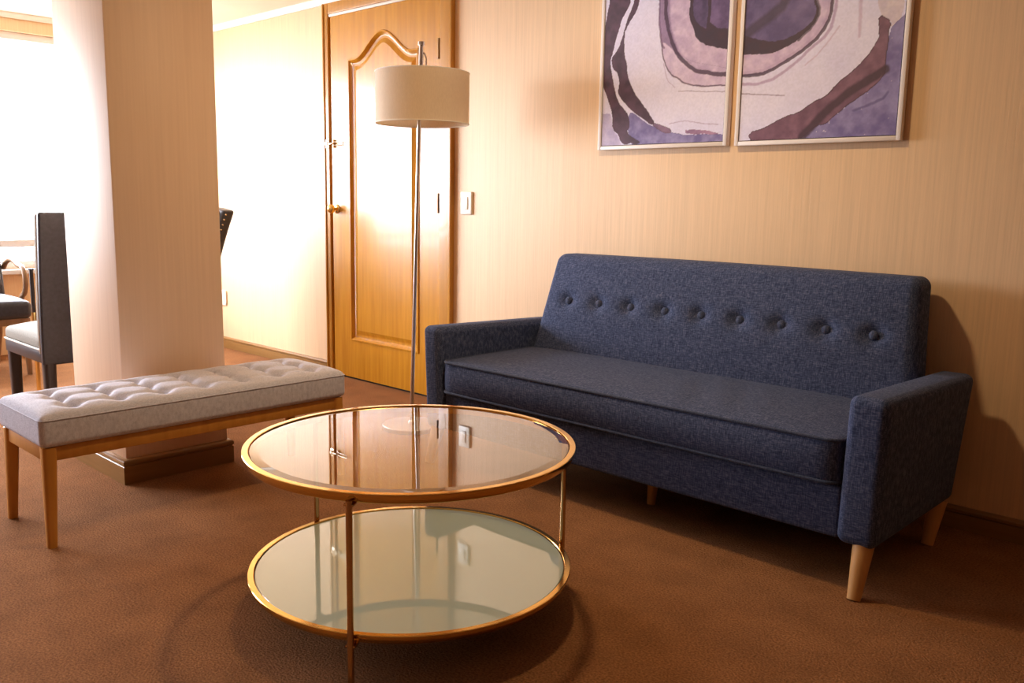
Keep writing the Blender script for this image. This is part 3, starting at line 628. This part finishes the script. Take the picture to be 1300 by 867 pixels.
# curved-arm chair, local frame faces -x
def armchair(name, loc, rz, label, top):
    r = thing(name, loc, label, 'chair', 'nail-trimmed armchairs behind the pillar')
    def rk(x, y, z): t = max(0, (z - .44)) / .58; return (x + .165 * t ** 1.4, y, z)
    a = CB(r, rz); a.add(*rbox(-.085, 0, -.245, .245, .42, top, r=.02, nc=3, nu=(2, 6, 12), fn=lambda x, y, z: rk(x, y, z + (.02 * (1 - (y / .245) ** 2) if z > top - .1 else 0)))); b = a.build('backrest', M['leather'], r)
    a = CB(r, rz); a.add(*rbox(-.115, -.06, -.225, .225, .50, top - .002, r=.025, nc=3, nu=(2, 6, 10), fn=rk)); a.build('back_pad', M['leather'], r)
    for sy in (-1, 1):
        for z in np.linspace(.58, top - .025, 15 if top > .9 else 7):
            p = rk(-.056, sy * .2465, z); V, F = lathe([(0, -.001), (.0055, 0), (.0042, .0026), (0, .004)], 0, 0, 8)
            a = CB(r, rz); a.add([(p[0] + x, p[1] + sy * zz, p[2] + y) for x, y, zz in V], F); a.build('nailhead', M['nail'], b)
    a = CB(r, rz); a.add(*rbox(-.60, -.03, -.235, .235, .35, .455, r=.03, nc=3, nu=(10, 8, 2), fn=lambda x, y, z: (x, y, z + (.025 * max(0, 1 - (y / .235) ** 4) * max(0, 1 - ((x + .315) / .285) ** 4) if z > .42 else 0)))); a.build('seat', M['leather'], r)
    a = CB(r, rz); a.add(*box(-.58, -.03, -.225, .225, .31, .352, r=.004)); a.build('apron', M['arm_wood'], r)
    for sy in (-1, 1):
        y = sy * .262
        P = [(-.02, y, .62)] + [(-.06 - .24 * t, y, .655 + .03 * math.sin(PI * t)) for t in np.linspace(0, 1, 6)] + [(-.33 - .09 * math.sin(q), y, .56 + .095 * math.cos(q)) for q in np.linspace(.3, 2.9, 10)] + [(-.30, y, .43), (-.26, y, .36)]
        a = CB(r, rz); a.add(*tube(P, .016, 10)); a.build('armrest', M['arm_wood'], r)
        for x, dx in ((-.55, -.02), (-.05, .09)):
            a = CB(r, rz); a.add(*tube([(x, sy * .205, .33), (x + dx * .2, sy * .205, .2), (x + dx, sy * .205, 0)], [.022, .02, .015], 12)); a.build('leg', M['arm_wood'], r)
    return r
armchair('dining_armchair', (-6.40, 1.62, 0), PI, 'dark armchair with curved brown wooden arm, at the left edge by the window', .70)
armchair('dining_armchair', (-5.19, 2.595, 0), math.radians(88), 'dark nail-trimmed chair back peeking out right of the pillar', 1.02)
pole = thing('brass_pole', (-5.20, 1.668, 0), 'slim upright brass pole with dark top, behind the dark high-backed chair', 'pole')
m = MB(); m.add(*tube([(-5.20, 1.668, .006), (-5.20, 1.668, .46)], .0115, 16)); m.build('lower_tube', M['brass'], pole)
m = MB(); m.add(*tube([(-5.20, 1.668, .46), (-5.20, 1.668, .69)], .0105, 16)); m.add(*tube([(-5.20, 1.668, .69), (-5.20, 1.668, .70)], .014, 16)); m.build('upper_tube', M['dark_metal'], pole)
m = MB(); m.add(*lathe([(0, 0), (.05, 0), (.05, .006), (.013, .010), (0, .010)], -5.20, 1.668, 32)); m.build('foot', M['brass'], pole)

# ------------------------------------------------------------------ light
w = bpy.data.worlds.new('overcast_sky'); S.world = w; w.use_nodes = True
bg = w.node_tree.nodes['Background']; bg.inputs['Strength'].default_value = SKY
_tc = w.node_tree.nodes.new('ShaderNodeTexCoord'); _sx = w.node_tree.nodes.new('ShaderNodeSeparateXYZ'); w.node_tree.links.new(_tc.outputs['Generated'], _sx.inputs[0])
_rp = ramp(w.node_tree, [(.42, (.34, .35, .37)), (.52, (.89, .90, 1))]); _ma = w.node_tree.nodes.new('ShaderNodeMapRange'); _ma.inputs[1].default_value = -1; _ma.inputs[2].default_value = 1
w.node_tree.links.new(_sx.outputs[2], _ma.inputs[0]); w.node_tree.links.new(_ma.outputs[0], _rp.inputs[0]); w.node_tree.links.new(_rp.outputs[0], bg.inputs['Color'])   # bright sky over a darker ground
def area(name, loc, rot, sx, sy, power, col, portal=False, shape='RECTANGLE', spread=PI):
    l = bpy.data.lights.new(name, 'AREA'); l.shape = shape; l.size = sx
    if shape == 'RECTANGLE': l.size_y = sy
    l.energy = power; l.color = col; l.spread = spread
    o = bpy.data.objects.new(name, l); COL.objects.link(o); o.location = loc; o.rotation_euler = rot
    if portal: l.cycles.is_portal = True
    return o
area('window_portal', (XL - .15, (WY0 + WY1) / 2, (WZ0 + WZ1) / 2), (0, -PI / 2, 0), WZ1 - WZ0, WY1 - WY0, 1, (1, 1, 1), True)
LAMPS()

# ------------------------------------------------------------------ camera
cam = bpy.data.cameras.new('camera'); co = bpy.data.objects.new('camera', cam); COL.objects.link(co)
yaw, pit, rol, F_ = math.radians(43.527), math.radians(8.983), math.radians(.9725), 1119.8
fw = Vector((-math.sin(yaw) * math.cos(pit), math.cos(yaw) * math.cos(pit), -math.sin(pit)))
r0 = Vector((math.cos(yaw), math.sin(yaw), 0)); u0 = r0.cross(fw)
r_ = r0 * math.cos(rol) + u0 * math.sin(rol); u_ = u0 * math.cos(rol) - r0 * math.sin(rol)
co.matrix_world = Matrix(((r_.x, u_.x, -fw.x, 0), (r_.y, u_.y, -fw.y, 0), (r_.z, u_.z, -fw.z, 1.1), (0, 0, 0, 1)))
cam.sensor_fit = 'HORIZONTAL'; cam.sensor_width = 36; cam.lens = F_ / 1300 * 36; cam.clip_start = .01
S.camera = co
S.view_settings.view_transform = 'Standard'; S.view_settings.look = 'None'; S.view_settings.gamma = 1; S.view_settings.use_curve_mapping = False
S.view_settings.exposure = EXPO
c = S.cycles
c.use_denoising = True; c.max_bounces = 12; c.diffuse_bounces = 7; c.glossy_bounces = 5; c.transmission_bounces = 6; c.transparent_max_bounces = 12
c.caustics_reflective = False; c.caustics_refractive = False; c.sample_clamp_indirect = 8; c.blur_glossy = .5
